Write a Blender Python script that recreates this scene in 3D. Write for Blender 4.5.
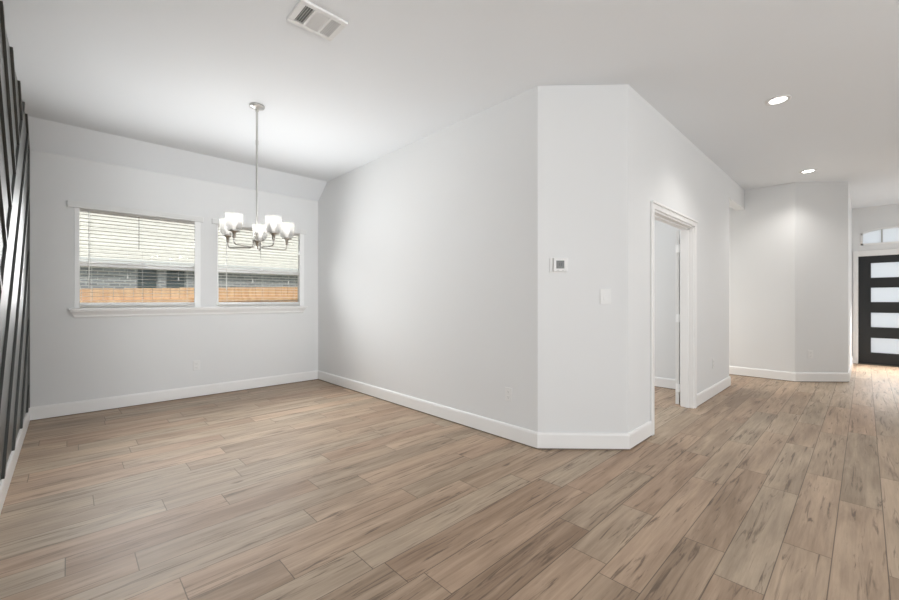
import bpy, bmesh, math, random
from mathutils import Vector, Matrix

random.seed(7)
scene = bpy.context.scene
for o in list(bpy.data.objects):
    bpy.data.objects.remove(o)
C = scene.collection
PI = math.pi

# ------------------------------------------------------------------ camera
A2 = math.atan2(415.5, 398.0)          # angle of the hallway axis (+X) right of the view axis
fwd = Vector((math.cos(A2), math.sin(A2), 0))
cam = bpy.data.objects.new('camera', bpy.data.cameras.new('camera'))
C.objects.link(cam)
cam.data.sensor_width = 36.0
cam.data.lens = 36.0 * 398.0 / 899.0
cam.data.clip_start = 0.05
cam.location = (0, 0, 1.21)
cam.rotation_euler = (PI / 2, 0, math.atan2(-fwd.x, fwd.y))
scene.camera = cam

# ------------------------------------------------------------------ world, sun, window and fill lamps, exposure
scene.view_settings.view_transform = 'Standard'
scene.view_settings.look = 'None'
scene.view_settings.gamma = 1.0
scene.view_settings.use_curve_mapping = False
scene.view_settings.exposure = 0.13

world = bpy.data.worlds.new('sky')
scene.world = world
world.use_nodes = True
wn = world.node_tree.nodes
wn['Background'].inputs['Color'].default_value = (0.92, 0.96, 1.0, 1)
wn['Background'].inputs['Strength'].default_value = 1.12


def light(name, kind, loc, energy, color=(1, 1, 1), rot=(0, 0, 0), size=None, size_y=None, spread=None):
    l = bpy.data.lights.new(name, kind)
    l.energy = energy
    l.color = color
    if kind == 'AREA':
        l.shape = 'RECTANGLE'
        l.size = size
        l.size_y = size_y
        if spread:
            l.spread = spread
    o = bpy.data.objects.new(name, l)
    o.location = loc
    o.rotation_euler = rot
    C.objects.link(o)
    return o


sun = light('sun', 'SUN', (0, -10, 20), 2.25, (1.0, 0.95, 0.88), (math.radians(48), 0, math.radians(-28)))
sun.data.angle = math.radians(1.0)
# daylight coming through the great room's windows, each lamp filling its own opening
E_WEST, E_REAR, E_WEST_UP, E_REAR_UP, E_REAR_BEAM = 6, 8, 0.5, 170, 11.5
E_OFFICE, E_PASSAGE, E_HALL, E_DOOR = 57, 31, 13, 17
E_DINING_R, E_DINING_L, E_DINING_F, E_DINING_U = 1.9, 2.8, 6.4, 4.6
E_DOWN, E_BULB, E_JAMB = 34, 1.2, 0.4
DAY = (0.975, 0.992, 1.0)


def aimed_area(name, loc, energy, aim, sx, sy, color=DAY, spread=None):
    q = Vector(aim).to_track_quat('-Z', 'Y')
    return light(name, 'AREA', loc, energy, color, q.to_euler(), sx, sy, spread)


aimed_area('west_window_daylight', (-4.06, -1.4, 1.35), E_WEST, (1, 0, 0), 5.6, 2.3)
aimed_area('rear_window_daylight', (0.6, -5.06, 1.35), E_REAR, (0, 1, 0), 7.0, 2.3)
aimed_area('back_wall_fill', (-1.2, -5.02, 1.5), E_REAR_BEAM, (0.27, 1, 0.03), 2.0, 1.8, DAY, math.radians(36))  # added narrow beam that brightens the dining back wall
# upward lamps added inside those windows to brighten the ceiling
aimed_area('west_ceiling_fill', (-3.9, -1.4, 0.5), E_WEST_UP, (0.75, 0, 0.65), 5.6, 0.6)
aimed_area('rear_ceiling_fill', (0.6, -4.9, 0.5), E_REAR_UP, (0, 0.6, 0.8), 7.0, 0.6)
aimed_area('office_window_daylight', (4.4, 4.86, 1.5), E_OFFICE, (0, -1, 0), 2.0, 1.5, (0.95, 0.98, 1.0))
aimed_area('passage_window_daylight', (7.27, 3.86, 1.5), E_PASSAGE, (0, -0.85, -0.5), 0.9, 1.6, (1.0, 0.97, 0.92), math.radians(130))
aimed_area('entry_window_daylight', (9.4, -1.55, 1.5), E_HALL, (0, 1, 0), 2.0, 2.0, (1.0, 0.99, 0.965))
# lamp added inside the glazed front door, standing in for its daylight
aimed_area('front_door_fill', (10.50, -0.365, 1.3), E_DOOR, (-0.45, 0, -0.85), 0.7, 0.5, (1.0, 0.97, 0.94), math.radians(96))
# lamps added inside the dining windows for their daylight, aimed clear of the camera
for xw in (0.62, 1.95):
    aimed_area('dining_floor_fill', (xw, 5.66, 2.0), E_DINING_F, (0.08, -0.7, -0.7), 1.1, 0.3, DAY, math.radians(68))
    aimed_area('dining_ceiling_fill', (xw, 5.66, 1.30), E_DINING_U, (0.0, -0.75, 0.66), 1.1, 0.3, DAY, math.radians(78))  # added upward lamp to brighten the dining ceiling
for xw in (0.15, 0.40, 0.65, 0.90):
    aimed_area('dining_side_fill', (xw, 5.68, 1.66), E_DINING_R, (0.66, -0.75, 0.05), 0.10, 1.0, DAY, math.radians(74))  # added strip towards the partition wall
for xw in (0.075, 1.410):
    aimed_area('dining_jamb_fill', (xw, 5.812, 1.66), E_JAMB, (1, 0, 0), 0.02, 1.0, DAY, math.radians(60))  # added strip that only brightens the right-hand jamb
for xw in (0.25, 0.60, 0.95):
    aimed_area('dining_side_fill', (xw, 5.68, 1.66), E_DINING_L, (-0.75, -0.66, 0), 0.10, 1.0, DAY, math.radians(72))  # added strip for the bright reflection in the accent wall


# ------------------------------------------------------------------ materials
def mat(name, base, rough=0.5, metal=0.0, **kw):
    m = bpy.data.materials.new(name)
    m.use_nodes = True
    b = m.node_tree.nodes['Principled BSDF']
    b.inputs['Base Color'].default_value = (*base, 1)
    b.inputs['Roughness'].default_value = rough
    b.inputs['Metallic'].default_value = metal
    for k, v in kw.items():
        b.inputs[k].default_value = v
    return m


def nodes(m):
    return m.node_tree.nodes, m.node_tree.links


def textured(name, base, rough, scale, bump=0.05, var=0.03, dist=0.002):
    """painted surface: slight roller texture and tone variation"""
    m = mat(name, base, rough)
    N, L = nodes(m)
    b = N['Principled BSDF']
    tc = N.new('ShaderNodeTexCoord')
    nz = N.new('ShaderNodeTexNoise')
    nz.inputs['Scale'].default_value = scale
    nz.inputs['Detail'].default_value = 3
    L.new(tc.outputs['Object'], nz.inputs['Vector'])
    bp = N.new('ShaderNodeBump')
    bp.inputs['Strength'].default_value = bump
    bp.inputs['Distance'].default_value = dist
    L.new(nz.outputs['Fac'], bp.inputs['Height'])
    L.new(bp.outputs['Normal'], b.inputs['Normal'])
    n2 = N.new('ShaderNodeTexNoise')
    n2.inputs['Scale'].default_value = 0.8
    L.new(tc.outputs['Object'], n2.inputs['Vector'])
    mx = N.new('ShaderNodeMix')
    mx.data_type = 'RGBA'
    mx.inputs['A'].default_value = (*[c * (1 - var) for c in base], 1)
    mx.inputs['B'].default_value = (*[min(1, c * (1 + var)) for c in base], 1)
    L.new(n2.outputs['Fac'], mx.inputs['Factor'])
    L.new(mx.outputs['Result'], b.inputs['Base Color'])
    return m


def make_slat():
    """thin cream slat that lets some daylight through"""
    m = mat('blind_slat', (0.94, 0.93, 0.91), 0.45)
    N, L = nodes(m)
    t = N.new('ShaderNodeBsdfTranslucent')
    t.inputs['Color'].default_value = (0.92, 0.90, 0.86, 1)
    x = N.new('ShaderNodeMixShader')
    x.inputs['Fac'].default_value = 0.6
    L.new(N['Principled BSDF'].outputs['BSDF'], x.inputs[1])
    L.new(t.outputs['BSDF'], x.inputs[2])
    L.new(x.outputs['Shader'], N['Material Output'].inputs['Surface'])
    return m


M = {}
M['wall'] = textured('wall_paint', (0.78, 0.786, 0.786), 0.75, 160)
M['ceiling'] = textured('ceiling_paint', (0.835, 0.86, 0.885), 0.85, 60, 0.12, 0.02)
M['trim'] = textured('trim_paint', (0.87, 0.865, 0.855), 0.35, 40, 0.02, 0.01)
M['accent'] = textured('charcoal_paint', (0.045, 0.048, 0.043), 0.48, 90, 0.02, 0.08)
M['accent'].node_tree.nodes['Principled BSDF'].inputs['Coat Weight'].default_value = 1.0
M['accent'].node_tree.nodes['Principled BSDF'].inputs['Coat Roughness'].default_value = 0.36
M['vinyl'] = mat('white_vinyl', (0.92, 0.925, 0.925), 0.4)
M['slat'] = make_slat()
M['cord'] = mat('blind_cord', (0.8, 0.8, 0.78), 0.7)
M['dark_cord'] = mat('wand_plastic', (0.35, 0.35, 0.33), 0.4)
M['plastic'] = mat('white_plastic', (0.81, 0.81, 0.80), 0.4)
M['socket'] = mat('socket_slot', (0.25, 0.25, 0.245), 0.5)
M['dark_screen'] = mat('thermostat_screen', (0.14, 0.145, 0.14), 0.25)  # the screen's own dark grey
M['screen_mark'] = mat('thermostat_digits', (0.055, 0.058, 0.055), 0.35)
M['nickel'] = mat('brushed_nickel', (0.50, 0.48, 0.45), 0.28, 1.0)
M['chrome'] = mat('polished_nickel', (0.62, 0.615, 0.60), 0.36, 1.0)
M['door_black'] = mat('black_door_paint', (0.013, 0.0145, 0.016), 0.5)
M['door_white'] = mat('white_door_paint', (0.82, 0.82, 0.81), 0.35)
M['vent_white'] = mat('vent_enamel', (0.78, 0.78, 0.77), 0.45)
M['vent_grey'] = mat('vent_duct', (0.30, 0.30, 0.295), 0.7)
M['threshold'] = mat('bronze_threshold', (0.10, 0.085, 0.07), 0.4, 0.6)


def make_emit(name, col, strength):
    m = mat(name, (0.3, 0.3, 0.3), 0.5)
    b = m.node_tree.nodes['Principled BSDF']
    b.inputs['Emission Color'].default_value = (*col, 1)
    b.inputs['Emission Strength'].default_value = strength
    return m


M['bulb'] = make_emit('lit_bulb', (1.0, 0.97, 0.92), 1.2)
M['lens'] = make_emit('lit_lens', (1.0, 0.98, 0.94), 9.0)


def make_pane():
    m = bpy.data.materials.new('window_glass')
    m.use_nodes = True
    N, L = nodes(m)
    N.remove(N['Principled BSDF'])
    t = N.new('ShaderNodeBsdfTransparent')
    t.inputs['Color'].default_value = (0.93, 0.95, 0.95, 1)
    g = N.new('ShaderNodeBsdfGlossy')
    g.inputs['Roughness'].default_value = 0.02
    fr = N.new('ShaderNodeFresnel')
    fr.inputs['IOR'].default_value = 1.45
    mx = N.new('ShaderNodeMixShader')
    L.new(fr.outputs['Fac'], mx.inputs['Fac'])
    L.new(t.outputs['BSDF'], mx.inputs[1])
    L.new(g.outputs['BSDF'], mx.inputs[2])
    L.new(mx.outputs['Shader'], N['Material Output'].inputs['Surface'])
    return m


def make_frost(name, col, clear, gloss=0.08, front=0.35):
    """frosted / seeded glass: translucent and partly clear"""
    m = bpy.data.materials.new(name)
    m.use_nodes = True
    N, L = nodes(m)
    N.remove(N['Principled BSDF'])
    t = N.new('ShaderNodeBsdfTransparent')
    t.inputs['Color'].default_value = (0.97, 0.97, 0.97, 1)
    tr = N.new('ShaderNodeBsdfTranslucent')
    tr.inputs['Color'].default_value = (*col, 1)
    df = N.new('ShaderNodeBsdfDiffuse')
    df.inputs['Color'].default_value = (*col, 1)
    a = N.new('ShaderNodeMixShader')
    a.inputs['Fac'].default_value = front
    L.new(tr.outputs['BSDF'], a.inputs[1])
    L.new(df.outputs['BSDF'], a.inputs[2])
    g = N.new('ShaderNodeBsdfGlossy')
    g.inputs['Roughness'].default_value = 0.1
    b = N.new('ShaderNodeMixShader')
    b.inputs['Fac'].default_value = clear
    L.new(a.outputs['Shader'], b.inputs[1])
    L.new(t.outputs['BSDF'], b.inputs[2])
    c = N.new('ShaderNodeMixShader')
    c.inputs['Fac'].default_value = gloss
    L.new(b.outputs['Shader'], c.inputs[1])
    L.new(g.outputs['BSDF'], c.inputs[2])
    L.new(c.outputs['Shader'], N['Material Output'].inputs['Surface'])
    return m


M['pane'] = make_pane()
M['frost'] = make_frost('frosted_door_glass', (0.93, 0.95, 0.97), 0.0, 0.03, 0.2)
M['shade'] = make_frost('seeded_shade_glass', (0.46, 0.46, 0.455), 0.74, 0.05)


def math_node(N, L, op, a, b=None, c=None):
    n = N.new('ShaderNodeMath')
    n.operation = op
    for i, v in enumerate((a, b, c)):
        if v is None:
            continue
        if isinstance(v, (int, float)):
            n.inputs[i].default_value = v
        else:
            L.new(v, n.inputs[i])
    return n.outputs[0]


def make_floor_mat():
    m = mat('wood_plank_floor', (0.3, 0.24, 0.18), 0.42)
    m.node_tree.nodes['Principled BSDF'].inputs['Specular IOR Level'].default_value = 0.36
    N, L = nodes(m)
    b = N['Principled BSDF']
    uv = N.new('ShaderNodeUVMap')
    uv.uv_map = 'start'
    ue = N.new('ShaderNodeUVMap')
    ue.uv_map = 'end'
    at = N.new('ShaderNodeAttribute')
    at.attribute_name = 'plank'
    sp = N.new('ShaderNodeSeparateColor')
    L.new(at.outputs['Color'], sp.inputs['Color'])
    tone, hue, off = sp.outputs
    su = N.new('ShaderNodeSeparateXYZ')
    L.new(uv.outputs['UV'], su.inputs['Vector'])
    se = N.new('ShaderNodeSeparateXYZ')
    L.new(ue.outputs['UV'], se.inputs['Vector'])
    u, v = su.outputs['X'], su.outputs['Y']
    offs = math_node(N, L, 'MULTIPLY', off, 57.0)

    def noise(su_, sv_, detail, rough=0.55, dist=0.0):
        x = math_node(N, L, 'MULTIPLY_ADD', u, su_, offs)
        y = math_node(N, L, 'MULTIPLY', v, sv_)
        y = math_node(N, L, 'ADD', y, offs)
        cb = N.new('ShaderNodeCombineXYZ')
        L.new(x, cb.inputs['X'])
        L.new(y, cb.inputs['Y'])
        L.new(offs, cb.inputs['Z'])
        nz = N.new('ShaderNodeTexNoise')
        nz.inputs['Scale'].default_value = 1.0
        nz.inputs['Detail'].default_value = detail
        nz.inputs['Roughness'].default_value = rough
        nz.inputs['Distortion'].default_value = dist
        L.new(cb.outputs['Vector'], nz.inputs['Vector'])
        return nz.outputs['Fac']

    broad = noise(1.4, 11.0, 4, 0.55, 0.7)
    fine = noise(4.0, 70.0, 4, 0.6, 0.3)
    crack = noise(2.2, 32.0, 5, 0.62, 1.0)

    # plank tone
    ramp = N.new('ShaderNodeValToRGB')
    e = ramp.color_ramp.elements
    e[0].position = 0.0
    e[0].color = (0.270, 0.193, 0.128, 1)
    e[1].position = 1.0
    e[1].color = (0.545, 0.415, 0.296, 1)
    t1 = math_node(N, L, 'MULTIPLY_ADD', math_node(N, L, 'SUBTRACT', broad, 0.5), 1.7, tone)
    t2 = math_node(N, L, 'MULTIPLY_ADD', math_node(N, L, 'SUBTRACT', fine, 0.5), 0.95, t1)
    L.new(t2, ramp.inputs['Fac'])
    # slight hue drift between planks
    hs = N.new('ShaderNodeHueSaturation')
    L.new(ramp.outputs['Color'], hs.inputs['Color'])
    L.new(math_node(N, L, 'MULTIPLY_ADD', hue, 0.014, 0.490), hs.inputs['Hue'])
    L.new(math_node(N, L, 'MULTIPLY_ADD', hue, -0.20, 1.10), hs.inputs['Saturation'])
    # dark mineral streaks
    mr = N.new('ShaderNodeMapRange')
    mr.inputs['From Min'].default_value = 0.56
    mr.inputs['From Max'].default_value = 0.66
    L.new(crack, mr.inputs['Value'])
    mxc = N.new('ShaderNodeMix')
    mxc.data_type = 'RGBA'
    mxc.inputs['B'].default_value = (0.095, 0.062, 0.042, 1)
    L.new(math_node(N, L, 'MULTIPLY', mr.outputs['Result'], 0.72), mxc.inputs['Factor'])
    L.new(hs.outputs['Color'], mxc.inputs['A'])
    # bevelled seams between planks
    d = math_node(N, L, 'MINIMUM', math_node(N, L, 'MINIMUM', su.outputs['X'], se.outputs['X']),
                  math_node(N, L, 'MINIMUM', su.outputs['Y'], se.outputs['Y']))
    seam = N.new('ShaderNodeMapRange')
    seam.inputs['From Min'].default_value = 0.0008
    seam.inputs['From Max'].default_value = 0.0030
    seam.inputs['To Min'].default_value = 0.75
    seam.inputs['To Max'].default_value = 0.0
    L.new(d, seam.inputs['Value'])
    mxs = N.new('ShaderNodeMix')
    mxs.data_type = 'RGBA'
    mxs.inputs['B'].default_value = (0.06, 0.042, 0.03, 1)
    L.new(seam.outputs['Result'], mxs.inputs['Factor'])
    L.new(mxc.outputs['Result'], mxs.inputs['A'])
    L.new(mxs.outputs['Result'], b.inputs['Base Color'])
    L.new(math_node(N, L, 'MULTIPLY_ADD', fine, 0.16, 0.36), b.inputs['Roughness'])
    bp = N.new('ShaderNodeBump')
    bp.inputs['Strength'].default_value = 0.15
    bp.inputs['Distance'].default_value = 0.002
    L.new(math_node(N, L, 'SUBTRACT', fine, math_node(N, L, 'MULTIPLY', seam.outputs['Result'], 2.0)), bp.inputs['Height'])
    L.new(bp.outputs['Normal'], b.inputs['Normal'])
    return m


def make_brick():
    m = mat('grey_brick', (0.3, 0.3, 0.3), 0.9)
    N, L = nodes(m)
    b = N['Principled BSDF']
    tc = N.new('ShaderNodeTexCoord')
    mp = N.new('ShaderNodeMapping')
    mp.inputs['Rotation'].default_value = (PI / 2, 0, 0)
    L.new(tc.outputs['Object'], mp.inputs['Vector'])
    br = N.new('ShaderNodeTexBrick')
    br.inputs['Color1'].default_value = (0.30, 0.31, 0.33, 1)
    br.inputs['Color2'].default_value = (0.19, 0.19, 0.20, 1)
    br.inputs['Mortar'].default_value = (0.48, 0.48, 0.48, 1)
    br.inputs['Scale'].default_value = 1.0
    br.inputs['Brick Width'].default_value = 0.24
    br.inputs['Row Height'].default_value = 0.085
    br.inputs['Mortar Size'].default_value = 0.012
    L.new(mp.outputs['Vector'], br.inputs['Vector'])
    L.new(br.outputs['Color'], b.inputs['Base Color'])
    return m


def make_noisy(name, c1, c2, scale, rough, stretch=(1, 1, 1)):
    m = mat(name, c1, rough)
    N, L = nodes(m)
    b = N['Principled BSDF']
    tc = N.new('ShaderNodeTexCoord')
    mp = N.new('ShaderNodeMapping')
    mp.inputs['Scale'].default_value = stretch
    L.new(tc.outputs['Object'], mp.inputs['Vector'])
    nz = N.new('ShaderNodeTexNoise')
    nz.inputs['Scale'].default_value = scale
    nz.inputs['Detail'].default_value = 4
    L.new(mp.outputs['Vector'], nz.inputs['Vector'])
    r = N.new('ShaderNodeValToRGB')
    r.color_ramp.elements[0].position = 0.3
    r.color_ramp.elements[0].color = (*c1, 1)
    r.color_ramp.elements[1].position = 0.7
    r.color_ramp.elements[1].color = (*c2, 1)
    L.new(nz.outputs['Fac'], r.inputs['Fac'])
    L.new(r.outputs['Color'], b.inputs['Base Color'])
    return m


M['floor'] = make_floor_mat()
M['brick'] = make_brick()
M['cedar'] = make_noisy('cedar_boards', (0.62, 0.34, 0.17), (0.80, 0.52, 0.30), 3.0, 0.8, (5, 5, 0.8))
M['shingle'] = make_noisy('pale_shingles', (0.60, 0.57, 0.51), (0.72, 0.69, 0.62), 8.0, 0.9)
M['fascia'] = mat('white_fascia', (0.72, 0.72, 0.72), 0.6)
M['far_glass'] = mat('dark_window_glass', (0.03, 0.055, 0.055), 0.08)
M['grass'] = make_noisy('lawn', (0.10, 0.15, 0.04), (0.22, 0.24, 0.09), 5.0, 1.0)
M['concrete'] = make_noisy('porch_concrete', (0.55, 0.54, 0.52), (0.65, 0.64, 0.61), 3.0, 0.9)
M['shoe_gap_strip'] = make_noisy('shoe_gap_brown', (0.17, 0.13, 0.10), (0.24, 0.19, 0.15), 9.0, 0.5)


# ------------------------------------------------------------------ mesh helpers
class MB:
    def __init__(self):
        self.bm = bmesh.new()

    def box(self, a, b):
        x0, y0, z0 = a
        x1, y1, z1 = b
        vs = [self.bm.verts.new(p) for p in ((x0, y0, z0), (x1, y0, z0), (x1, y1, z0), (x0, y1, z0),
                                             (x0, y0, z1), (x1, y0, z1), (x1, y1, z1), (x0, y1, z1))]
        for f in ((0, 3, 2, 1), (4, 5, 6, 7), (0, 1, 5, 4), (1, 2, 6, 5), (2, 3, 7, 6), (3, 0, 4, 7)):
            self.bm.faces.new([vs[i] for i in f])
        return self

    def prism(self, poly, vec):
        """polygon (3D points) extruded along vec"""
        vec = Vector(vec)
        a = [self.bm.verts.new(p) for p in poly]
        b = [self.bm.verts.new(Vector(p) + vec) for p in poly]
        n = len(poly)
        self.bm.faces.new(a[::-1])
        self.bm.faces.new(b)
        for i in range(n):
            self.bm.faces.new((a[i], a[(i + 1) % n], b[(i + 1) % n], b[i]))
        return self

    def tube(self, pts, r, seg=12, cap=True):
        pts = [Vector(p) for p in pts]
        rs = r if isinstance(r, (list, tuple)) else [r] * len(pts)
        rings = []
        t0 = (pts[1] - pts[0]).normalized()
        up = Vector((0, 0, 1)) if abs(t0.z) < 0.9 else Vector((1, 0, 0))
        nrm = t0.cross(up).normalized()
        for i, p in enumerate(pts):
            t = (pts[min(i + 1, len(pts) - 1)] - pts[max(i - 1, 0)]).normalized()
            nrm = (nrm - t * nrm.dot(t)).normalized()
            bi = t.cross(nrm)
            rings.append([self.bm.verts.new(p + (nrm * math.cos(2 * PI * k / seg) + bi * math.sin(2 * PI * k / seg)) * rs[i])
                          for k in range(seg)])
        for a, b in zip(rings, rings[1:]):
            for k in range(seg):
                self.bm.faces.new((a[k], a[(k + 1) % seg], b[(k + 1) % seg], b[k]))
        if cap:
            self.bm.faces.new(rings[0][::-1])
            self.bm.faces.new(rings[-1])
        return self

    def lathe(self, prof, seg=32, center=(0, 0, 0)):
        """prof: list of (r, z); ends at r=0 close with a point"""
        cx, cy, cz = center
        rings = []
        for r, z in prof:
            if r < 1e-6:
                rings.append([self.bm.verts.new((cx, cy, cz + z))])
            else:
                rings.append([self.bm.verts.new((cx + r * math.cos(2 * PI * k / seg), cy + r * math.sin(2 * PI * k / seg), cz + z))
                              for k in range(seg)])
        for a, b in zip(rings, rings[1:]):
            for k in range(seg):
                k2 = (k + 1) % seg
                if len(a) == 1 and len(b) == 1:
                    continue
                if len(a) == 1:
                    self.bm.faces.new((a[0], b[k2], b[k]))
                elif len(b) == 1:
                    self.bm.faces.new((a[k], a[k2], b[0]))
                else:
                    self.bm.faces.new((a[k], a[k2], b[k2], b[k]))
        return self

    def build(self, name, m, parent=None, bevel=0.0, smooth=False, loc=None):
        bmesh.ops.recalc_face_normals(self.bm, faces=self.bm.faces[:])
        me = bpy.data.meshes.new(name)
        self.bm.to_mesh(me)
        self.bm.free()
        me.materials.append(m)
        o = bpy.data.objects.new(name, me)
        C.objects.link(o)
        if parent:
            o.parent = parent
        if loc:
            o.location = loc
        if bevel:
            bv = o.modifiers.new('bevel', 'BEVEL')
            bv.width = bevel
            bv.segments = 2
            bv.limit_method = 'ANGLE'
        if smooth:
            for p in me.polygons:
                p.use_smooth = True
        return o


def struct(o):
    o['kind'] = 'structure'
    return o


def tag(o, label, cat, group=None, kind=None):
    o['label'] = label
    o['category'] = cat
    if group:
        o['group'] = group
    if kind:
        o['kind'] = kind
    return o


def empty(name, loc=(0, 0, 0), rz=0.0):
    o = bpy.data.objects.new(name, None)
    o.empty_display_size = 0.1
    o.location = loc
    o.rotation_euler = (0, 0, rz)
    C.objects.link(o)
    return o


def copy_tree(o, parent=None):
    c = o.copy()
    C.objects.link(c)
    if parent:
        c.parent = parent
    for ch in [x for x in bpy.data.objects if x.parent == o]:
        copy_tree(ch, c)
    return c


# ------------------------------------------------------------------ plan of the house (metres)
XL = -0.291          # accent wall face
YB = 5.78            # window wall face
XA = 2.757           # partition wall face
HC = 2.953           # ceiling
YH = 1.325           # hallway wall face
A = (2.757, 1.841)   # partition / chamfer corner
B = (3.270, 1.325)   # chamfer / hallway corner
P2 = (7.775, 0.715)
P3 = (8.315, 0.172)
XF = 10.85           # front door wall
T = 0.12

# ------------------------------------------------------------------ floor: one mesh, a face per plank
W = 0.178
Y0 = 0.107
KNOWN = [(0.29, 3.783), (0.11, 3.204), (-0.01, 2.497), (0.23, 2.324), (0.63, 3.387), (0.86, 3.051), (0.41, 2.849), (0.69, 2.688),
         (0.35, 1.973), (0.71, 1.796), (0.98, 2.149), (0.99, 1.62), (1.14, 1.257), (1.90, 1.782), (2.22, 1.615), (2.35, 1.238),
         (1.97, 1.06), (1.78, 0.90), (2.37, 0.90), (3.57, 0.90), (2.27, 0.552), (3.49, 0.56), (2.06, 0.39), (1.70, 0.729),
         (3.74, 0.20), (3.27, 0.34), (3.37, 0.02), (4.00, -0.15), (2.58, 0.197), (4.77, 0.90), (4.11, 0.72), (4.99, 0.2),
         (6.58, -0.02), (0.06, 4.503), (0.27, 5.281), (0.36, 4.093), (1.93, 3.935), (1.48, 4.174)]
rows = {}
for x, y in KNOWN:
    rows.setdefault(math.floor((y - Y0) / W), []).append(x)
X_MIN, X_MAX, Y_MIN, Y_MAX = -4.0, 10.86, -5.0, 5.79
bm = bmesh.new()
lay_s = bm.loops.layers.uv.new('start')
lay_e = bm.loops.layers.uv.new('end')
lay_c = bm.loops.layers.float_color.new('plank')
rnd = random.Random(21)
for k in range(math.floor((Y_MIN - Y0) / W), math.floor((Y_MAX - Y0) / W) + 1):
    ya, yb = Y0 + k * W, Y0 + (k + 1) * W
    cuts = sorted(rows.get(k, []))
    if not cuts:
        cuts = [rnd.uniform(0.2, 3.5)]
    xs = [cuts[0]]
    while xs[0] > X_MIN:
        xs.insert(0, xs[0] - rnd.choice((0.92, 1.22, 1.22, 1.38)) + rnd.uniform(-0.1, 0.1))
    for c, d in zip(cuts, cuts[1:] + [None]):
        if c != xs[-1]:
            xs.append(c)
        if d and d - c > 2.0:
            xs.append((c + d) / 2 + rnd.uniform(-0.2, 0.2))
    while xs[-1] < X_MAX:
        xs.append(xs[-1] + rnd.choice((0.92, 1.22, 1.22, 1.38)) + rnd.uniform(-0.1, 0.1))
    for a, b in zip(xs, xs[1:]):
        c = (min(1, max(0, rnd.gauss(0.50, 0.12))), rnd.random(), rnd.random(), 1)
        x0, x1 = max(a, X_MIN), min(b, X_MAX)
        y0, y1 = max(ya, Y_MIN), min(yb, Y_MAX)
        if x1 - x0 < 1e-4 or y1 - y0 < 1e-4:
            continue
        f = bm.faces.new([bm.verts.new((x, y, 0)) for x, y in ((x0, y0), (x1, y0), (x1, y1), (x0, y1))])
        for lp in f.loops:
            x, y = lp.vert.co.x, lp.vert.co.y
            lp[lay_s].uv = (x - a, y - ya)
            lp[lay_e].uv = (b - x, yb - y)
            lp[lay_c] = c
bmesh.ops.remove_doubles(bm, verts=bm.verts[:], dist=1e-5)
me = bpy.data.meshes.new('floor')
bm.to_mesh(me)
bm.free()
me.materials.append(M['floor'])
floor = bpy.data.objects.new('floor', me)
C.objects.link(floor)
struct(floor)

# ------------------------------------------------------------------ ceiling with the sloped strip above the window wall
m = MB().box((-4.3, -7.6, HC), (11.0, 6.2, HC + 0.25))  # runs past the south wall as an added overhang blocking sun
struct(m.build('ceiling', M['ceiling']))
m = MB().prism([(XL - T, 5.47, HC + 0.01), (XL - T, 5.90, HC + 0.01), (XL - T, 5.90, 2.715), (XL - T, YB - 0.005, 2.715)], (XA - XL + T, 0, 0))
struct(m.build('wall_back_slope', M['ceiling']))

# ------------------------------------------------------------------ walls
struct(MB().box((XL - T, 2.2, 0), (XL, 5.9, HC)).build('wall_left', M['accent']))
# window wall with two openings
W1 = (0.046, 1.200)
W2 = (1.380, 2.535)
ZS, ZT = 1.125, 2.205
m = MB()
for x0, x1 in ((XL, W1[0]), (W1[1], W2[0]), (W2[1], XA)):
    m.box((x0, YB, 0), (x1, YB + 0.14, HC))
for x0, x1 in (W1, W2):
    m.box((x0, YB, 0), (x1, YB + 0.14, ZS))
    m.box((x0, YB, ZT), (x1, YB + 0.14, HC))
struct(m.build('wall_back', M['wall']))
struct(MB().prism([(XA, A[1], 0), (XA, YB, 0), (XA + T, YB, 0), (XA + T, A[1] + 0.05, 0)], (0, 0, HC)).build('wall_partition', M['wall']))
struct(MB().prism([(A[0], A[1], 0), (B[0], B[1], 0), (B[0] + 0.05, B[1] + T, 0), (A[0] + T, A[1] + 0.05, 0)], (0, 0, HC)).build('wall_chamfer', M['wall']))
DX0, DX1, DH = 3.805, 5.050, 2.03
XE = 6.730
m = MB()
m.prism([(B[0], YH, 0), (DX0, YH, 0), (DX0, YH + T, 0), (B[0] + 0.05, YH + T, 0)], (0, 0, HC))
m.box((DX0, YH, DH), (DX1, YH + T, HC))
m.box((DX1, YH, 0), (XE, YH + T, HC))
m.box((XE, YH, 2.65), (P2[0], YH + T, HC))
struct(m.build('wall_hall', M['wall']))
struct(MB().box((5.93, YH + T, 0), (XE, 5.0, HC)).build('wall_office_east', M['wall']))
m = MB()
m.box((XA + T, 4.9, 0), (3.4, 5.02, HC)).box((5.4, 4.9, 0), (5.93, 5.02, HC))
m.box((3.4, 4.9, 0), (5.4, 5.02, 0.75)).box((3.4, 4.9, 2.25), (5.4, 5.02, HC))
struct(m.build('wall_office_north', M['wall']))
m = MB()
m.box((XE, 3.9, 0), (6.82, 4.02, HC)).box((7.72, 3.9, 0), (P2[0], 4.02, HC))
m.box((6.82, 3.9, 0), (7.72, 4.02, 0.7)).box((6.82, 3.9, 2.3), (7.72, 4.02, HC))
struct(m.build('wall_passage_north', M['wall']))
struct(MB().prism([(P2[0], P2[1], 0), (P2[0], 4.02, 0), (P2[0] + T, 4.02, 0), (P2[0] + T, P2[1] + 0.05, 0)], (0, 0, HC)).build('wall_passage_east', M['wall']))
struct(MB().prism([(P2[0], P2[1], 0), (P3[0], P3[1], 0), (P3[0] + 0.05, P3[1] + T, 0), (P2[0] + T, P2[1] + 0.05, 0)], (0, 0, HC)).build('wall_entry_chamfer', M['wall']))
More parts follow.
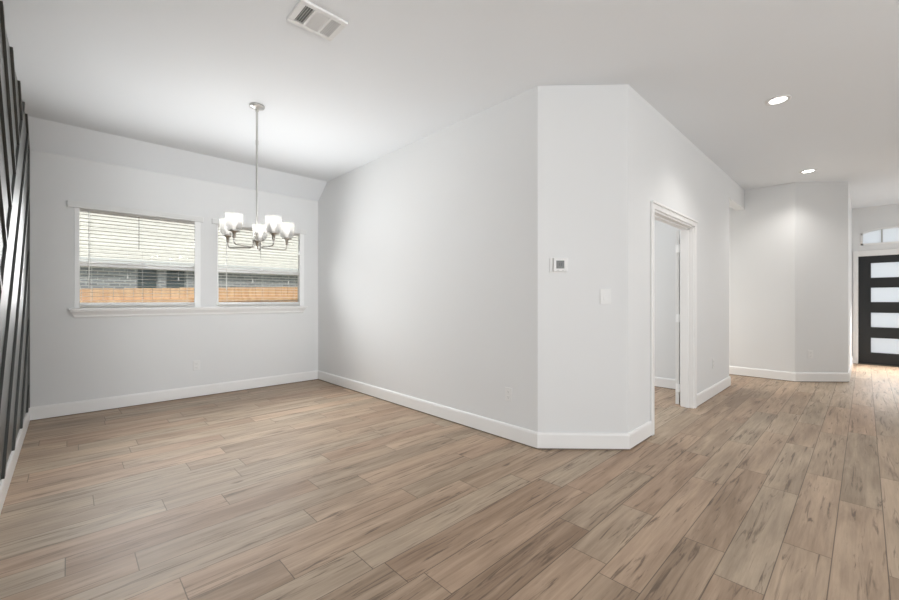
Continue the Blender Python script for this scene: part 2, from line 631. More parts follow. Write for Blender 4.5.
struct(MB().prism([(P3[0], P3[1], 0), (XF, P3[1], 0), (XF, P3[1] + T, 0), (P3[0] + 0.05, P3[1] + T, 0)], (0, 0, HC)).build('wall_entry_north', M['wall']))
# front wall: door opening and arched transom opening
FY0, FY1 = -0.825, 0.092       # door opening in Y
FH = 2.04
TZ0 = 2.245
TY0, TY1 = -0.80, 0.055


def arch(y):
    t = (y - (TY0 + TY1) / 2) / ((TY1 - TY0) / 2)
    return 2.43 + 0.125 * math.sqrt(max(0, 1 - (t * 0.96) ** 2))


m = MB()
m.box((XF, FY1, 0), (XF + 0.15, P3[1] + T, HC)).box((XF, -1.62, 0), (XF + 0.15, FY0, HC))
m.box((XF, FY0, FH), (XF + 0.15, FY1, TZ0))
m.box((XF, TY1, TZ0), (XF + 0.15, FY1, HC)).box((XF, FY0, TZ0), (XF + 0.15, TY0, HC))
n = 20
top = [(XF, TY0 + (TY1 - TY0) * i / n, arch(TY0 + (TY1 - TY0) * i / n)) for i in range(n + 1)]
m.prism(top + [(XF, TY1, HC), (XF, TY0, HC)], (0.15, 0, 0))
struct(m.build('wall_front', M['wall']))
# far side of the hall and great room, behind and beside the camera
m = MB()
m.box((5.5, -1.62, 0), (8.4, -1.5, HC)).box((10.4, -1.62, 0), (XF, -1.5, HC))
m.box((8.4, -1.62, 0), (10.4, -1.5, 0.5)).box((8.4, -1.62, 2.5), (10.4, -1.5, HC))
struct(m.build('wall_entry_south', M['wall']))
struct(MB().box((5.5, -5.0, 0), (5.62, -1.62, HC)).build('wall_great_room_east', M['wall']))
m = MB()
m.box((-4.12, -5.12, 0), (-2.9, -5.0, HC)).box((4.1, -5.12, 0), (5.62, -5.0, HC))
m.box((-2.9, -5.12, 0), (4.1, -5.0, 0.2)).box((-2.9, -5.12, 2.5), (4.1, -5.0, HC))
struct(m.build('wall_great_room_south', M['wall']))
m = MB()
m.box((-4.12, -5.0, 0), (-4.0, -4.2, HC)).box((-4.12, 1.4, 0), (-4.0, 2.32, HC))
m.box((-4.12, -4.2, 0), (-4.0, 1.4, 0.2)).box((-4.12, -4.2, 2.5), (-4.0, 1.4, HC))
struct(m.build('wall_great_room_west', M['wall']))
struct(MB().box((-4.0, 2.2, 0), (XL - T, 2.32, HC)).build('wall_great_room_north', M['wall']))

# ------------------------------------------------------------------ accent wall battens, chevron pattern
BT, BW = 0.015, 0.040


def clip(poly, nx, ny, d):
    out = []
    for i in range(len(poly)):
        p, q = poly[i], poly[(i + 1) % len(poly)]
        sp, sq = nx * p[0] + ny * p[1] - d, nx * q[0] + ny * q[1] - d
        if sp >= 0:
            out.append(p)
        if (sp >= 0) != (sq >= 0):
            t = sp / (sp - sq)
            out.append((p[0] + (q[0] - p[0]) * t, p[1] + (q[1] - p[1]) * t))
    return out


def slope_top(poly):
    poly = clip(poly, 1, 0, 2.2)
    poly = clip(poly, -1, 0, -(YB - 0.040))
    poly = clip(poly, 0, 1, 0.139)
    poly = clip(poly, 0, -1, -HC)
    # sloped ceiling strip runs from (5.48, HC) down to (5.78, 2.715)
    dy, dz = YB - 5.48, 2.715 - HC
    return clip(poly, dz, -dy, dz * 5.48 - dy * HC)


wall_left = bpy.data.objects['wall_left']
S2 = math.sqrt(2)


def batten(poly):
    if len(poly) < 3:
        return
    area = abs(sum(p[0] * q[1] - p[1] * q[0] for p, q in zip(poly, poly[1:] + poly[:1]))) / 2
    if area < 2e-4:
        return
    MB().prism([(XL, y, z) for y, z in poly], (BT, 0, 0)).build('batten', M['accent'], wall_left)


for c in (-2.166, -2.777, -3.43, -4.05, -4.72, -5.37):
    # rising strip, its upper edge on z - y = c
    p = [(-1, -1 + c), (9, 9 + c), (9 + BW / S2, 9 + c - BW / S2), (-1 + BW / S2, -1 + c - BW / S2)]
    batten(slope_top(p))
for i in range(10):
    s = 3.514 + 0.584 * i
    # falling strip, its lower edge on y + z = s, ending on the longest rising strip
    p = [(-3, s + 3), (9, s - 9), (9 + BW / S2, s - 9 + BW / S2), (-3 + BW / S2, s + 3 + BW / S2)]
    batten(clip(slope_top(p), -1, 1, -2.166))
MB().prism([(XL, 5.43, HC), (XL, 5.48, HC), (XL, YB - 0.001, 2.715), (XL, YB - 0.040, 2.712)], (BT, 0, 0)).build('batten', M['accent'], wall_left)
MB().prism([(XL, YB - 0.04, 0.139), (XL, YB, 0.139), (XL, YB, 2.71), (XL, YB - 0.04, 2.71)], (BT, 0, 0)).build('batten', M['accent'], wall_left)

# ------------------------------------------------------------------ baseboards
BH, BD = 0.137, 0.016


def baseboard(name, pts, closed=False, shoe=0.008):
    """pts run along the wall faces with the room on the left-hand side of travel"""
    m, s = MB(), MB()
    n = len(pts)
    P = [Vector((x, y)) for x, y in pts]
    dirs = [(P[i + 1] - P[i]).normalized() for i in range(n - 1)]
    nrm = [Vector((-d.y, d.x)) for d in dirs]

    def offs(i, dist):
        if i == 0:
            return P[0] + nrm[0] * dist
        if i == n - 1:
            return P[-1] + nrm[-1] * dist
        a, b = nrm[i - 1], nrm[i]
        return P[i] + (a + b) * (dist / (1 + a.dot(b)))

    prof = [(0, shoe), (BD, shoe), (BD, BH - 0.020), (BD - 0.003, BH - 0.008), (BD - 0.008, BH), (0, BH)]
    rings = []
    for i in range(n):
        rings.append([m.bm.verts.new((*offs(i, d), z)) for d, z in prof])
    for a, b in zip(rings, rings[1:]):
        for k in range(len(prof)):
            k2 = (k + 1) % len(prof)
            m.bm.faces.new((a[k], a[k2], b[k2], b[k]))
    m.bm.faces.new(rings[0][::-1])
    m.bm.faces.new(rings[-1])
    o = struct(m.build(name, M['trim']))
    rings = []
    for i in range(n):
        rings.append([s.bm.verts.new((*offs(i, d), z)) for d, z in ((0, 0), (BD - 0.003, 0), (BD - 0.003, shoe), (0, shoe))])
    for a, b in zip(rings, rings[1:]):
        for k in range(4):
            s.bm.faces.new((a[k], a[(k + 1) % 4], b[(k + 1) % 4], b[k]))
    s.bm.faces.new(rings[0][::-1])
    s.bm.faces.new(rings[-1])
    s.build('shoe_gap_strip', M['shoe_gap_strip'], o)  # brown strip: shoe moulding with the shadow gap under it painted in
    return o


baseboard('baseboard_left', [(XL, YB), (XL, 2.2)])
baseboard('baseboard_back', [(XA, YB), (XL, YB)])
baseboard('baseboard_partition', [(DX0 - 0.062, YH), B, A, (XA, YB)], shoe=0.011)
baseboard('baseboard_hall', [(XE, YH + T), (XE, YH), (DX1 + 0.062, YH)])
baseboard('baseboard_entry', [(XF, P3[1]), P3, P2, (P2[0], 3.9)])
baseboard('baseboard_office', [(5.93, YH + T), (5.93, 4.9)])

# ------------------------------------------------------------------ cased opening to the office, with its open leaf
d2 = struct(empty('door_2', (DX1, YH, 0)))
m = MB()
cw, cd = 0.062, 0.018
for x0, x1 in ((DX0 - cw, DX0), (DX1, DX1 + cw)):
    for y0, y1 in ((YH - cd, YH), (YH + T, YH + T + cd)):
        m.box((x0 - DX1, y0 - YH, 0), (x1 - DX1, y1 - YH, DH + cw))
for y0, y1 in ((YH - cd, YH), (YH + T, YH + T + cd)):
    m.box((DX0 - DX1, y0 - YH, DH), (0, y1 - YH, DH + cw))
m.build('casing', M['trim'], d2, bevel=0.004)
m = MB()
m.box((DX0 - cw - DX1, -cd - 0.012, DH + cw - 0.016), (cw, -cd + 0.004, DH + cw + 0.004))
m.build('head_moulding', M['trim'], d2, bevel=0.003)
m = MB()
m.box((DX0 - DX1, -0.004, 0), (DX0 - DX1 + 0.018, T + 0.004, DH)).box((-0.018, -0.004, 0), (0, T + 0.004, DH))
m.box((DX0 - DX1, -0.004, DH - 0.018), (0, T + 0.004, DH))
m.box((DX0 - DX1 + 0.018, 0.045, 0), (DX0 - DX1 + 0.030, 0.080, DH - 0.018)).box((-0.030, 0.045, 0), (-0.018, 0.080, DH - 0.018))
m.box((DX0 - DX1 + 0.018, 0.045, DH - 0.030), (-0.018, 0.080, DH - 0.018))
m.build('jamb', M['trim'], d2)
ang = math.radians(15)
leaf = MB().box((0.012, 0, 0.012), (0.60, 0.036, DH - 0.024)).build('door_leaf', M['door_white'], d2, bevel=0.002)
leaf.location = (0.008, T + 0.030, 0)
leaf.rotation_euler = (0, 0, ang)
for z in (0.20, 0.55, 1.0, 1.80):
    if z == 0.55:
        continue
    MB().tube([(0.002, -0.002, z - 0.045), (0.002, -0.002, z + 0.045)], 0.008).box((-0.004, 0, z - 0.045), (0.0125, 0.034, z + 0.045)).build('hinge', M['vinyl'], leaf)

# ------------------------------------------------------------------ front door and arched transom
d1 = struct(empty('door_1', (XF, (FY0 + FY1) / 2, 0)))
yc = (FY0 + FY1) / 2
hw = (FY1 - FY0) / 2
PZ = [(0.214, 0.513), (0.690, 0.985), (1.160, 1.452), (1.615, 1.914)]
py0, py1 = -hw + 0.155, hw - 0.157
m = MB()
x0, x1 = 0.030, 0.075
m.box((x0, -hw + 0.004, 0.012), (x1, py0, FH - 0.004)).box((x0, py1, 0.012), (x1, hw - 0.004, FH - 0.004))
zs = [0.012] + [z for p in PZ for z in p] + [FH - 0.004]
for a, b in zip(zs[0::2], zs[1::2]):
    m.box((x0, py0, a), (x1, py1, b))
slab = m.build('door_slab', M['door_black'], d1)
for a, b in PZ:
    MB().box((0.048, py0, a), (0.056, py1, b)).build('glass_pane', M['frost'], d1)
m = MB()
for a, b in PZ:
    for q in ((py0, py0 + 0.012, a, b), (py1 - 0.012, py1, a, b), (py0 + 0.012, py1 - 0.012, a, a + 0.012), (py0 + 0.012, py1 - 0.012, b - 0.012, b)):
        m.box((0.036, q[0], q[2]), (0.048, q[1], q[3]))
m.build('pane_bead', M['door_black'], d1)
m = MB()
for y0, y1 in ((-hw - 0.066, -hw), (hw, hw + 0.066)):
    m.box((-0.018, y0, 0), (0, y1, FH + 0.10))
m.box((-0.018, -hw, FH), (0, hw, FH + 0.10))
m.build('casing', M['trim'], d1, bevel=0.004)
m = MB().box((0, -hw, 0), (0.09, -hw + 0.004, FH)).box((0, hw - 0.004, 0), (0.09, hw, FH)).box((0, -hw, FH - 0.004), (0.09, hw, FH))
m.build('jamb', M['trim'], d1)
MB().box((-0.02, -hw, 0), (0.12, hw, 0.010)).build('threshold', M['threshold'], d1)
m = MB().tube([(0.03, -hw + 0.07, 1.0), (-0.02, -hw + 0.07, 1.0)], 0.012).tube([(-0.02, -hw + 0.06, 1.0), (-0.02, -hw + 0.18, 1.0)], 0.009)
m.box((0.022, -hw + 0.045, 0.93), (0.031, -hw + 0.095, 1.22))
m.build('door_handle', M['door_black'], d1)

w3 = struct(empty('window_3', (XF, 0, TZ0)))
n = 24
ys = [TY0 + (TY1 - TY0) * i / n for i in range(n + 1)]
m = MB()
fr = 0.030
for a, b in zip(ys, ys[1:]):
    m.prism([(-0.008, a, arch(a) - TZ0), (-0.008, b, arch(b) - TZ0), (-0.008, b, arch(b) - TZ0 - fr), (-0.008, a, arch(a) - TZ0 - fr)], (0.10, 0, 0))
m.box((-0.008, TY0, 0), (0.092, TY1, fr)).box((-0.008, TY0, 0), (0.092, TY0 + fr, arch(TY0) - TZ0)).box((-0.008, TY1 - fr, 0), (0.092, TY1, arch(TY1) - TZ0))
m.build('window_frame', M['trim'], w3)
m = MB()
for y in (-0.216, -0.530):
    m.box((0.03, y - 0.008, fr), (0.06, y + 0.008, arch(y) - TZ0 - fr + 0.006))
m.build('muntin', M['nickel'], w3)
m = MB().prism([(0.045, y, arch(y) - TZ0 - 0.01) for y in ys] + [(0.045, TY1, 0.01), (0.045, TY0, 0.01)], (0.005, 0, 0))
m.build('glass_pane', M['frost'], w3)

# ------------------------------------------------------------------ dining windows, sill and blinds
for i, (x0, x1) in enumerate((W1, W2)):
    w = struct(empty('window_%d' % (i + 1), (x0, YB, ZS)))
    wd, hg = x1 - x0, ZT - ZS
    m = MB()
    f = 0.032
    m.box((0, 0.075, 0), (f, 0.135, hg)).box((wd - f, 0.075, 0), (wd, 0.135, hg)).box((f, 0.075, 0), (wd - f, 0.135, f)).box((f, 0.075, hg - f), (wd - f, 0.135, hg))
    m.build('window_frame', M['vinyl'], w)
    m = MB().box((0, -0.002, 0), (0.004, 0.075, hg)).box((wd - 0.004, -0.002, 0), (wd, 0.075, hg)).box((0.004, -0.002, hg - 0.004), (wd - 0.004, 0.075, hg))
    m.build('jamb', M['trim'], w)
    ca, cb = ((0.040, 0.062), (0.016, 0.066))[i]
    m = MB().box((0, -0.004, 0), (ca, 0.011, hg)).box((wd - cb, -0.004, 0), (wd, 0.011, hg))
    m.build('casing', M['vinyl'], w, bevel=0.003)
    m = MB()
    zr = 0.455
    m.box((f, 0.085, zr), (wd - f, 0.125, zr + 0.052))
    m.build('meeting_rail', M['vinyl'], w)
    m = MB()
    m.box((f, 0.088, f), (f + 0.012, 0.12, zr)).box((wd - f - 0.012, 0.088, f), (wd - f, 0.12, zr)).box((f + 0.012, 0.088, f), (wd - f - 0.012, 0.12, f + 0.025))
    m.build('lower_sash', M['vinyl'], w)
    MB().box((f + 0.011, 0.100, f + 0.023), (wd - f - 0.011, 0.104, zr + 0.002)).build('glass_pane', M['pane'], w)
    MB().box((f - 0.002, 0.112, zr + 0.050), (wd - f + 0.002, 0.116, hg - f + 0.002)).build('glass_pane', M['pane'], w)
    m = MB()
    m.box((wd / 2 - 0.02, 0.070, zr + 0.052), (wd / 2 + 0.02, 0.100, zr + 0.066))
    m.build('sash_lock', M['vinyl'], w)

# one stool and moulded apron run under both windows
sx0, sx1 = 0.000, 2.565
t1 = struct(empty('trim_1', (sx0, YB, 0)))
wd = sx1 - sx0
MB().box((0, -0.055, 1.100), (wd, 0.072, 1.124)).build('stool', M['trim'], t1, bevel=0.006)
m = MB()
prof = [(0, 1.100), (-0.048, 1.100), (-0.046, 1.088), (-0.034, 1.070), (-0.022, 1.050), (-0.020, 1.030), (-0.012, 1.022), (0, 1.022)]
ins = [0.012, 0.012, 0.014, 0.026, 0.038, 0.044, 0.048, 0.048]
a = [m.bm.verts.new((i, y, z)) for (y, z), i in zip(prof, ins)]
b = [m.bm.verts.new((wd - i, y, z)) for (y, z), i in zip(prof, ins)]
for k in range(len(prof)):
    k2 = (k + 1) % len(prof)
    m.bm.faces.new((a[k], a[k2], b[k2], b[k]))
m.bm.faces.new(a[::-1])
m.bm.faces.new(b)
m.build('apron', M['trim'], t1)


def blind(x0, x1, label):
    b = empty('window_blind', (x0, YB, ZT))
    wd = x1 - x0
    m = MB()
    m.box((-0.055, -0.020, -0.018), (wd + 0.030, -0.008, 0.048))
    m.box((-0.055, -0.008, -0.018), (-0.045, -0.001, 0.048)).box((wd + 0.020, -0.008, -0.018), (wd + 0.030, -0.001, 0.048))
    m.build('valance', M['slat_wall'], b, bevel=0.003)
    MB().box((0.008, 0.012, -0.045), (wd - 0.008, 0.062, -0.004)).build('head_rail', M['slat'], b)
    m = MB()
    z = -0.075
    zend = ZS - ZT + 0.045
    while z > zend:
        # slightly crowned slat, level
        y0, y1, ym = 0.017, 0.060, 0.0385
        c = 0.002
        th = 0.0019
        pr = [(y0, z), (ym, z + c), (y1, z), (y1, z + th), (ym, z + c + th), (y0, z + th)]
        m.prism([(0.010, y, zz) for y, zz in pr], (wd - 0.020, 0, 0))
        z -= 0.0402
    m.build('slats', M['slat'], b)
    MB().box((0.010, 0.016, ZS - ZT + 0.008), (wd - 0.010, 0.060, ZS - ZT + 0.026)).build('bottom_rail', M['slat'], b, bevel=0.003)
    for q in (0.115, 0.5, 0.885):
        m = MB()
        for y in (0.011, 0.065):
            m.tube([(wd * q, y, -0.045), (wd * q, y, ZS - ZT + 0.02)], 0.0009, 6)
        m.build('ladder_cord', M['cord'], b)
    MB().tube([(0.47 * wd, 0.004, -0.040), (0.47 * wd, 0.004, -0.42)], 0.0035, 8).build('tilt_wand', M['dark_cord'], b)
    m = MB().tube([(0.10 * wd, 0.003, -0.040), (0.10 * wd, 0.003, -0.86)], 0.0045, 8)
    m.build('lift_cord', M['cord'], b)
    for q, z in ((0.38, -0.735), (0.80, -0.745)):
        m = MB().lathe([(0.0, 0.030), (0.004, 0.028), (0.008, 0.0), (0.009, -0.018), (0.0, -0.022)], 12, (q * wd, 0.003, z))
        m.tube([(q * wd, 0.003, z + 0.02), (q * wd, 0.003, -0.045)], 0.0008, 6)
        m.build('tassel', M['plastic'], b)
    return tag(b, label, 'window blind')


M['slat_wall'] = mat('valance_white', (0.775, 0.775, 0.765), 0.5)
blind(W1[0], W1[1], 'white slatted blind with open slats in the left dining window')
blind(W2[0], W2[1], 'white slatted blind in the right dining window behind the chandelier')


# ------------------------------------------------------------------ chandelier
CH = empty('chandelier', (1.224, 3.778, HC))
tag(CH, 'five-light brushed nickel chandelier with glass cup shades on a long rod', 'chandelier')
m = MB().lathe([(0.0, 0.0), (0.064, 0.0), (0.064, -0.010), (0.060, -0.016), (0.030, -0.026), (0.016, -0.030), (0.014, -0.050), (0.0, -0.050)], 32)
m.build('canopy', M['chrome'], CH, smooth=True)
ZH = 1.735 - HC     # hub height
MB().tube([(0, 0, -0.045), (0, 0, ZH + 0.01)], 0.0095, 14).lathe([(0, 0.02), (0.012, 0.02), (0.012, -0.02), (0, -0.02)], 16, (0, 0, (ZH - 0.045) / 2 + 0.3)).build('rod', M['chrome'], CH, smooth=False)
m = MB().lathe([(0, 0.075), (0.010, 0.075), (0.014, 0.035), (0.014, 0.016), (0.040, 0.012), (0.042, 0.004), (0.040, -0.004), (0.016, -0.008),
                (0.014, -0.030), (0.008, -0.040), (0.0, -0.042)], 24, (0, 0, ZH))
m.build('hub', M['nickel'], CH, smooth=True)
ray = math.atan2(3.778, 1.224)
RA = 0.258
for k in range(5):
    # first arm points away from the camera and a little to the right
    th = ray - math.radians(6) - k * math.radians(72)
    ux, uy = math.cos(th), math.sin(th)
    arm = empty('arm', (0, 0, 0))
    bpy.data.objects.remove(arm)
    zt, zb = 1.782 - HC, 1.678 - HC
    pts = [(0.034, ZH)]
    rc = 0.030
    for j in range(7):
        t = j / 6 * PI / 2
        pts.append((0.034 + rc * (1 - math.cos(t)), zb + rc - rc * math.sin(t)))
    for j in range(7):
        t = j / 6 * PI / 2
        pts.append((RA - rc + rc * math.sin(t), zb + rc - rc * math.cos(t)))
    pts.append((RA, zt))
    m = MB().tube([(r * ux, r * uy, z) for r, z in pts], 0.0062, 12)
    arm = m.build('arm', M['nickel'], CH, smooth=True)
    c = (RA * ux, RA * uy, zt)
    m = MB().lathe([(0, -0.052), (0.011, -0.052), (0.014, -0.044), (0.014, -0.014), (0.020, -0.010), (0.022, -0.004), (0.044, -0.002), (0.045, 0.004), (0.020, 0.008), (0.018, 0.016), (0, 0.016)], 24, c)
    m.build('shade_cup', M['nickel'], arm, smooth=True)
    ro, th_ = 0.066, 0.003
    prof = [(0.018, 0.006), (0.040, 0.008), (0.054, 0.018), (0.061, 0.034), (ro, 0.070), (ro + 0.002, 0.148),
            (ro + 0.002 - th_, 0.148), (ro - th_, 0.070), (0.058, 0.035), (0.051, 0.020), (0.039, 0.011), (0.018, 0.009)]
    m = MB().lathe(prof, 32, c)
    m.build('glass_shade', M['shade'], arm, smooth=True)
    m = MB().lathe([(0, 0.014), (0.012, 0.014), (0.013, 0.034), (0.018, 0.050), (0.026, 0.068), (0.028, 0.085), (0.022, 0.104), (0.010, 0.113), (0, 0.115)], 20, c)
    m.build('bulb', M['bulb'], arm, smooth=True)
    l = light('bulb_glow', 'POINT', (c[0], c[1], c[2] + 0.130), E_BULB, (1.0, 0.96, 0.90))
    l.data.shadow_soft_size = 0.012
    l.parent = arm


# ------------------------------------------------------------------ recessed lights
def downlight(x, y, label):
    o = empty('recessed_light', (x, y, HC))
    m = MB().lathe([(0.060, 0.0), (0.090, 0.0), (0.090, -0.004), (0.084, -0.008), (0.062, -0.006), (0.060, 0.0)], 40)
    m.build('trim_ring', M['plastic'], o, smooth=True)
    MB().lathe([(0, -0.003), (0.061, -0.003), (0.061, -0.0005), (0, -0.0005)], 40).build('lens', M['lens'], o)
    tag(o, label, 'ceiling light', 'recessed lights in the hall ceiling')
    l = light('downlight_beam', 'SPOT', (0, 0, -0.02), E_DOWN, (1.0, 0.965, 0.92))
    l.data.spot_size = math.radians(135)
    l.data.spot_blend = 0.7
    l.data.shadow_soft_size = 0.06
    l.parent = o
    return o


downlight(4.466, 0.524, 'lit round recessed ceiling light in the hall, the one nearer the camera')
downlight(7.222, 0.533, 'lit round recessed ceiling light farther down the hall, near the angled wall')

# ------------------------------------------------------------------ ceiling air register
vx0, vx1, vy0, vy1 = 0.972, 1.268, 2.242, 2.472
V = tag(empty('air_vent', ((vx0 + vx1) / 2, (vy0 + vy1) / 2, HC), 0), 'white rectangular air vent with three louvre sections on the ceiling', 'vent')
hx, hy = (vx1 - vx0) / 2, (vy1 - vy0) / 2
zd = -0.016
m = MB()
sec = [(-hx + 0.036, -hx + 0.090), (-hx + 0.106, hx - 0.112), (hx - 0.094, hx - 0.036)]
bo = 0.030
m.box((-hx, -hy, zd), (hx, -hy + bo, 0)).box((-hx, hy - bo, zd), (hx, hy, 0))
xs = [-hx] + [v for s in sec for v in s] + [hx]
for a, b in zip(xs[0::2], xs[1::2]):
    m.box((a, -hy + bo, zd), (b, hy - bo, 0))
m.build('vent_frame', M['vent_white'], V, bevel=0.004)
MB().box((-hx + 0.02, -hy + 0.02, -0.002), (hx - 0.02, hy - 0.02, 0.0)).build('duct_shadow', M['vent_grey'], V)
m = MB()
for (a, b), n, sgn in ((sec[0], 4, 1), (sec[2], 5, -1)):
    st = (b - a) / n
    for i in range(n):
        x = a + st * (i + 0.5)
        m.prism([(x - sgn * 0.002 - 0.001, -hy + bo, zd), (x - sgn * 0.002 + 0.001, -hy + bo, zd), (x + sgn * 0.005 + 0.001, -hy + bo, -0.003), (x + sgn * 0.005 - 0.001, -hy + bo, -0.003)], (0, 2 * (hy - bo), 0))
a, b = sec[1]
n = 14
for i in range(n):
    y = -hy + bo + 2 * (hy - bo) * (i + 0.5) / n
    m.prism([(a, y + 0.003, zd), (a, y + 0.005, zd), (a, y - 0.005, -0.003), (a, y - 0.007, -0.003)], (b - a, 0, 0))
m.build('louvres', M['vent_white'], V)

# ------------------------------------------------------------------ wall plates
def on_chamfer(p, q, x_img):
    """point on the segment p-q seen at image column x_img"""
    s, c = math.sin(A2), math.cos(A2)
    k = (x_img - 449.5) / 398.0
    dx, dy = k * s + c, -k * c + s
    ex, ey = q[0] - p[0], q[1] - p[1]
    t = (p[0] * ey - p[1] * ex) / (dx * ey - dy * ex)
    return dx * t, dy * t


rz45 = math.radians(-45)
# thermostat: built in its own frame, wall behind at local +Y
x, y = on_chamfer(A, B, 559.3)
t = tag(empty('thermostat', (x, y, 1.492), rz45), 'white wall thermostat with a small dark square screen on the angled wall', 'thermostat')
MB().box((-0.078, -0.006, -0.060), (0.060, 0, 0.062)).build('wall_plate', M['plastic'], t, bevel=0.004)
MB().box((-0.052, -0.024, -0.052), (0.064, -0.006, 0.056)).build('body', M['plastic'], t, bevel=0.005)
scr = MB().box((-0.030, -0.0255, -0.028), (0.034, -0.024, 0.036)).build('screen', M['dark_screen'], t)
m = MB()
m.box((-0.010, -0.0262, -0.008), (0.000, -0.0255, 0.016)).box((0.006, -0.0262, -0.008), (0.016, -0.0255, 0.016))
m.build('display_digits', M['screen_mark'], scr)
bmat = mat('button_grey', (0.5, 0.5, 0.49), 0.5)
for x0, x1 in ((-0.028, -0.006), (0.016, 0.030)):
    MB().box((x0, -0.0252, -0.045), (x1, -0.024, -0.040)).build('button', bmat, t)

x, y = on_chamfer(A, B, 605.3)
t = tag(empty('light_switch', (x, y, 1.238), rz45), 'white rocker light switch on the angled wall, right of the thermostat', 'light switch')
MB().box((-0.043, -0.006, -0.062), (0.043, 0, 0.062)).build('cover_plate', M['plastic'], t, bevel=0.003)
MB().prism([(-0.017, -0.006, -0.033), (-0.017, -0.012, -0.033), (-0.017, -0.008, 0.0), (-0.017, -0.006, 0.033)], (0.034, 0, 0)).build('rocker', M['plastic'], t, bevel=0.001)


def make_outlet():
    o = empty('wall_outlet')
    MB().box((-0.037, -0.006, -0.060), (0.037, 0, 0.060)).build('cover_plate', M['plastic'], o, bevel=0.003)
    for dz in (0.024, -0.024):
        s = MB().box((-0.017, -0.009, dz - 0.015), (0.017, -0.006, dz + 0.015)).build('socket', M['plastic'], o, bevel=0.004)
        m = MB().box((-0.008, -0.0095, dz - 0.001), (-0.006, -0.009, dz + 0.008)).box((0.006, -0.0095, dz - 0.001), (0.008, -0.009, dz + 0.008))
        m.box((-0.002, -0.0095, dz - 0.010), (0.002, -0.009, dz - 0.006))
        m.build('slot', M['socket'], s)
    return o


proto = make_outlet()
ox, oy = on_chamfer(P2, P3, 810.2)
spots = [((1.157, YB, 0.392), 0.0, 'white wall outlet on the window wall below the windows'),
         ((XA, 2.135, 0.392), -PI / 2, 'white wall outlet on the long partition wall near the thermostat corner'),
         ((5.866, YH, 0.412), 0.0, 'white wall outlet on the hall wall beyond the open doorway'),
         ((ox, oy, 0.404), rz45, 'white wall outlet on the far angled wall near the black front door')]
for i, (loc, rz, lab) in enumerate(spots):
    o = proto if i == 0 else copy_tree(proto)
    o.location = loc
    o.rotation_euler = (0, 0, rz)
    tag(o, lab, 'wall outlet', 'wall outlets')

# ------------------------------------------------------------------ outside: lawn, fence, neighbour's house, porch
struct(MB().box((-20, 5.93, -0.75), (30, 40, -0.6)).build('ground', M['grass']))
struct(MB().box((11.0, -6, -0.30), (18, 6, -0.12)).build('porch_floor', M['concrete']))
FYD = 9.5
F = tag(empty('fence', (0, FYD, -0.6)), 'orange cedar picket fence outside the dining windows', 'fence')


def ftop(x):
    return 1.405 + 0.030 * x + 0.6


rr = random.Random(4)
x = -3.0
m = MB()
while x < 9.0:
    w = 0.138
    h = ftop(x) + rr.uniform(-0.006, 0.006)
    m.box((x, -0.01, 0.02), (x + w, 0.008, h))
    x += w + 0.006
m.build('pickets', M['cedar'], F)
m = MB()
for dz in (0.30, 1.0, 1.7):
    m.prism([(-3, -0.05, ftop(-3) - dz), (9, -0.05, ftop(9) - dz), (9, -0.05, ftop(9) - dz + 0.085), (-3, -0.05, ftop(-3) - dz + 0.085)], (0, 0.04, 0))
m.build('rail', M['cedar'], F)
for x in (-2.4, 0.0, 2.4, 4.8, 7.2):
    MB().box((x - 0.045, 0.008, 0), (x + 0.045, 0.098, ftop(x) - 0.1)).build('post', M['cedar'], F)

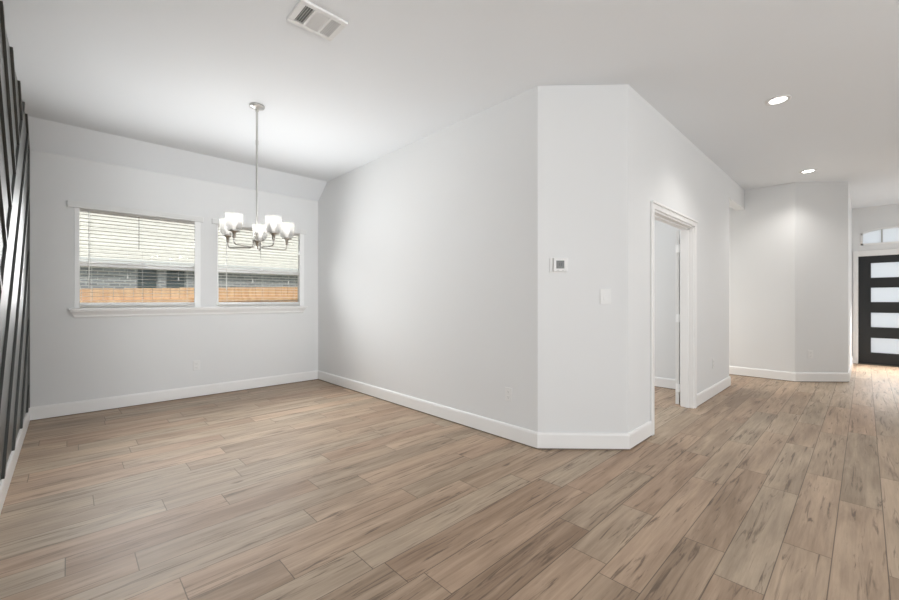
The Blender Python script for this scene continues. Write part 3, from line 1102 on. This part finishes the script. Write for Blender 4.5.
NY = 15.0
H = tag(empty('neighbor_house', (3, NY, -0.6)), 'grey brick house with a pale roof and two dark windows behind the fence', 'house')
EZ = 2.28 + 0.6
m = MB()
hx0, hx1 = -10.0, 12.0
wins = [(1.479 - 3, 1.988 - 3), (2.19 - 3, 2.715 - 3)]
m.box((hx0, 0, 0), (wins[0][0], 0.2, EZ)).box((wins[0][1], 0, 0), (wins[1][0], 0.2, EZ)).box((wins[1][1], 0, 0), (hx1, 0.2, EZ))
for a, b in wins:
    m.box((a, 0, 0), (b, 0.2, 1.75)).box((a, 0, 2.76), (b, 0.2, EZ))
m.box((hx0, 0.2, 0), (hx0 + 0.2, 9, EZ)).box((hx1 - 0.2, 0.2, 0), (hx1, 9, EZ)).box((hx0, 9, 0), (hx1, 9.2, EZ))
m.build('brick_wall', M['brick'], H)
for a, b in wins:
    f = MB().box((a, 0.06, 1.75), (a + 0.03, 0.12, 2.76)).box((b - 0.03, 0.06, 1.75), (b, 0.12, 2.76)).box((a + 0.03, 0.06, 1.75), (b - 0.03, 0.12, 1.78)).box((a + 0.03, 0.06, 2.73), (b - 0.03, 0.12, 2.76)).build('window_frame', mat('far_frame', (0.25, 0.27, 0.27), 0.5), H)
    MB().box((a + 0.02, 0.09, 1.77), (b - 0.02, 0.11, 2.74)).build('window_pane', M['far_glass'], f)
ov = 0.35
pitch = 0.55
m = MB()
n = 22
for i in range(n):     # shingle courses, each lapping the one below
    a, b = -ov + i * (4.9 / n), -ov + (i + 1) * (4.9 / n) + 0.03
    za, zb = EZ + 0.08 + (i * 4.9 / n) * pitch, EZ + 0.08 + ((i + 1) * 4.9 / n + 0.03) * pitch
    m.prism([(hx0 - 0.4, a, za), (hx0 - 0.4, b, zb - 0.02), (hx0 - 0.4, b, zb - 0.12), (hx0 - 0.4, a, za - 0.02)], (hx1 - hx0 + 0.8, 0, 0))
zr = EZ + 0.08 + 4.9 * pitch
m.prism([(hx0 - 0.4, -ov + 4.9, zr), (hx0 - 0.4, 9.5, EZ + 0.1), (hx0 - 0.4, 9.5, EZ), (hx0 - 0.4, -ov + 4.9, zr - 0.12)], (hx1 - hx0 + 0.8, 0, 0))
m.build('roof', M['shingle'], H)
MB().box((hx0 - 0.4, -ov - 0.02, EZ - 0.06), (hx1 + 0.4, -ov + 0.02, EZ + 0.09)).box((hx0 - 0.4, -ov + 0.02, EZ - 0.03), (hx1 + 0.4, 0.0, EZ)).build('fascia', M['fascia'], H)
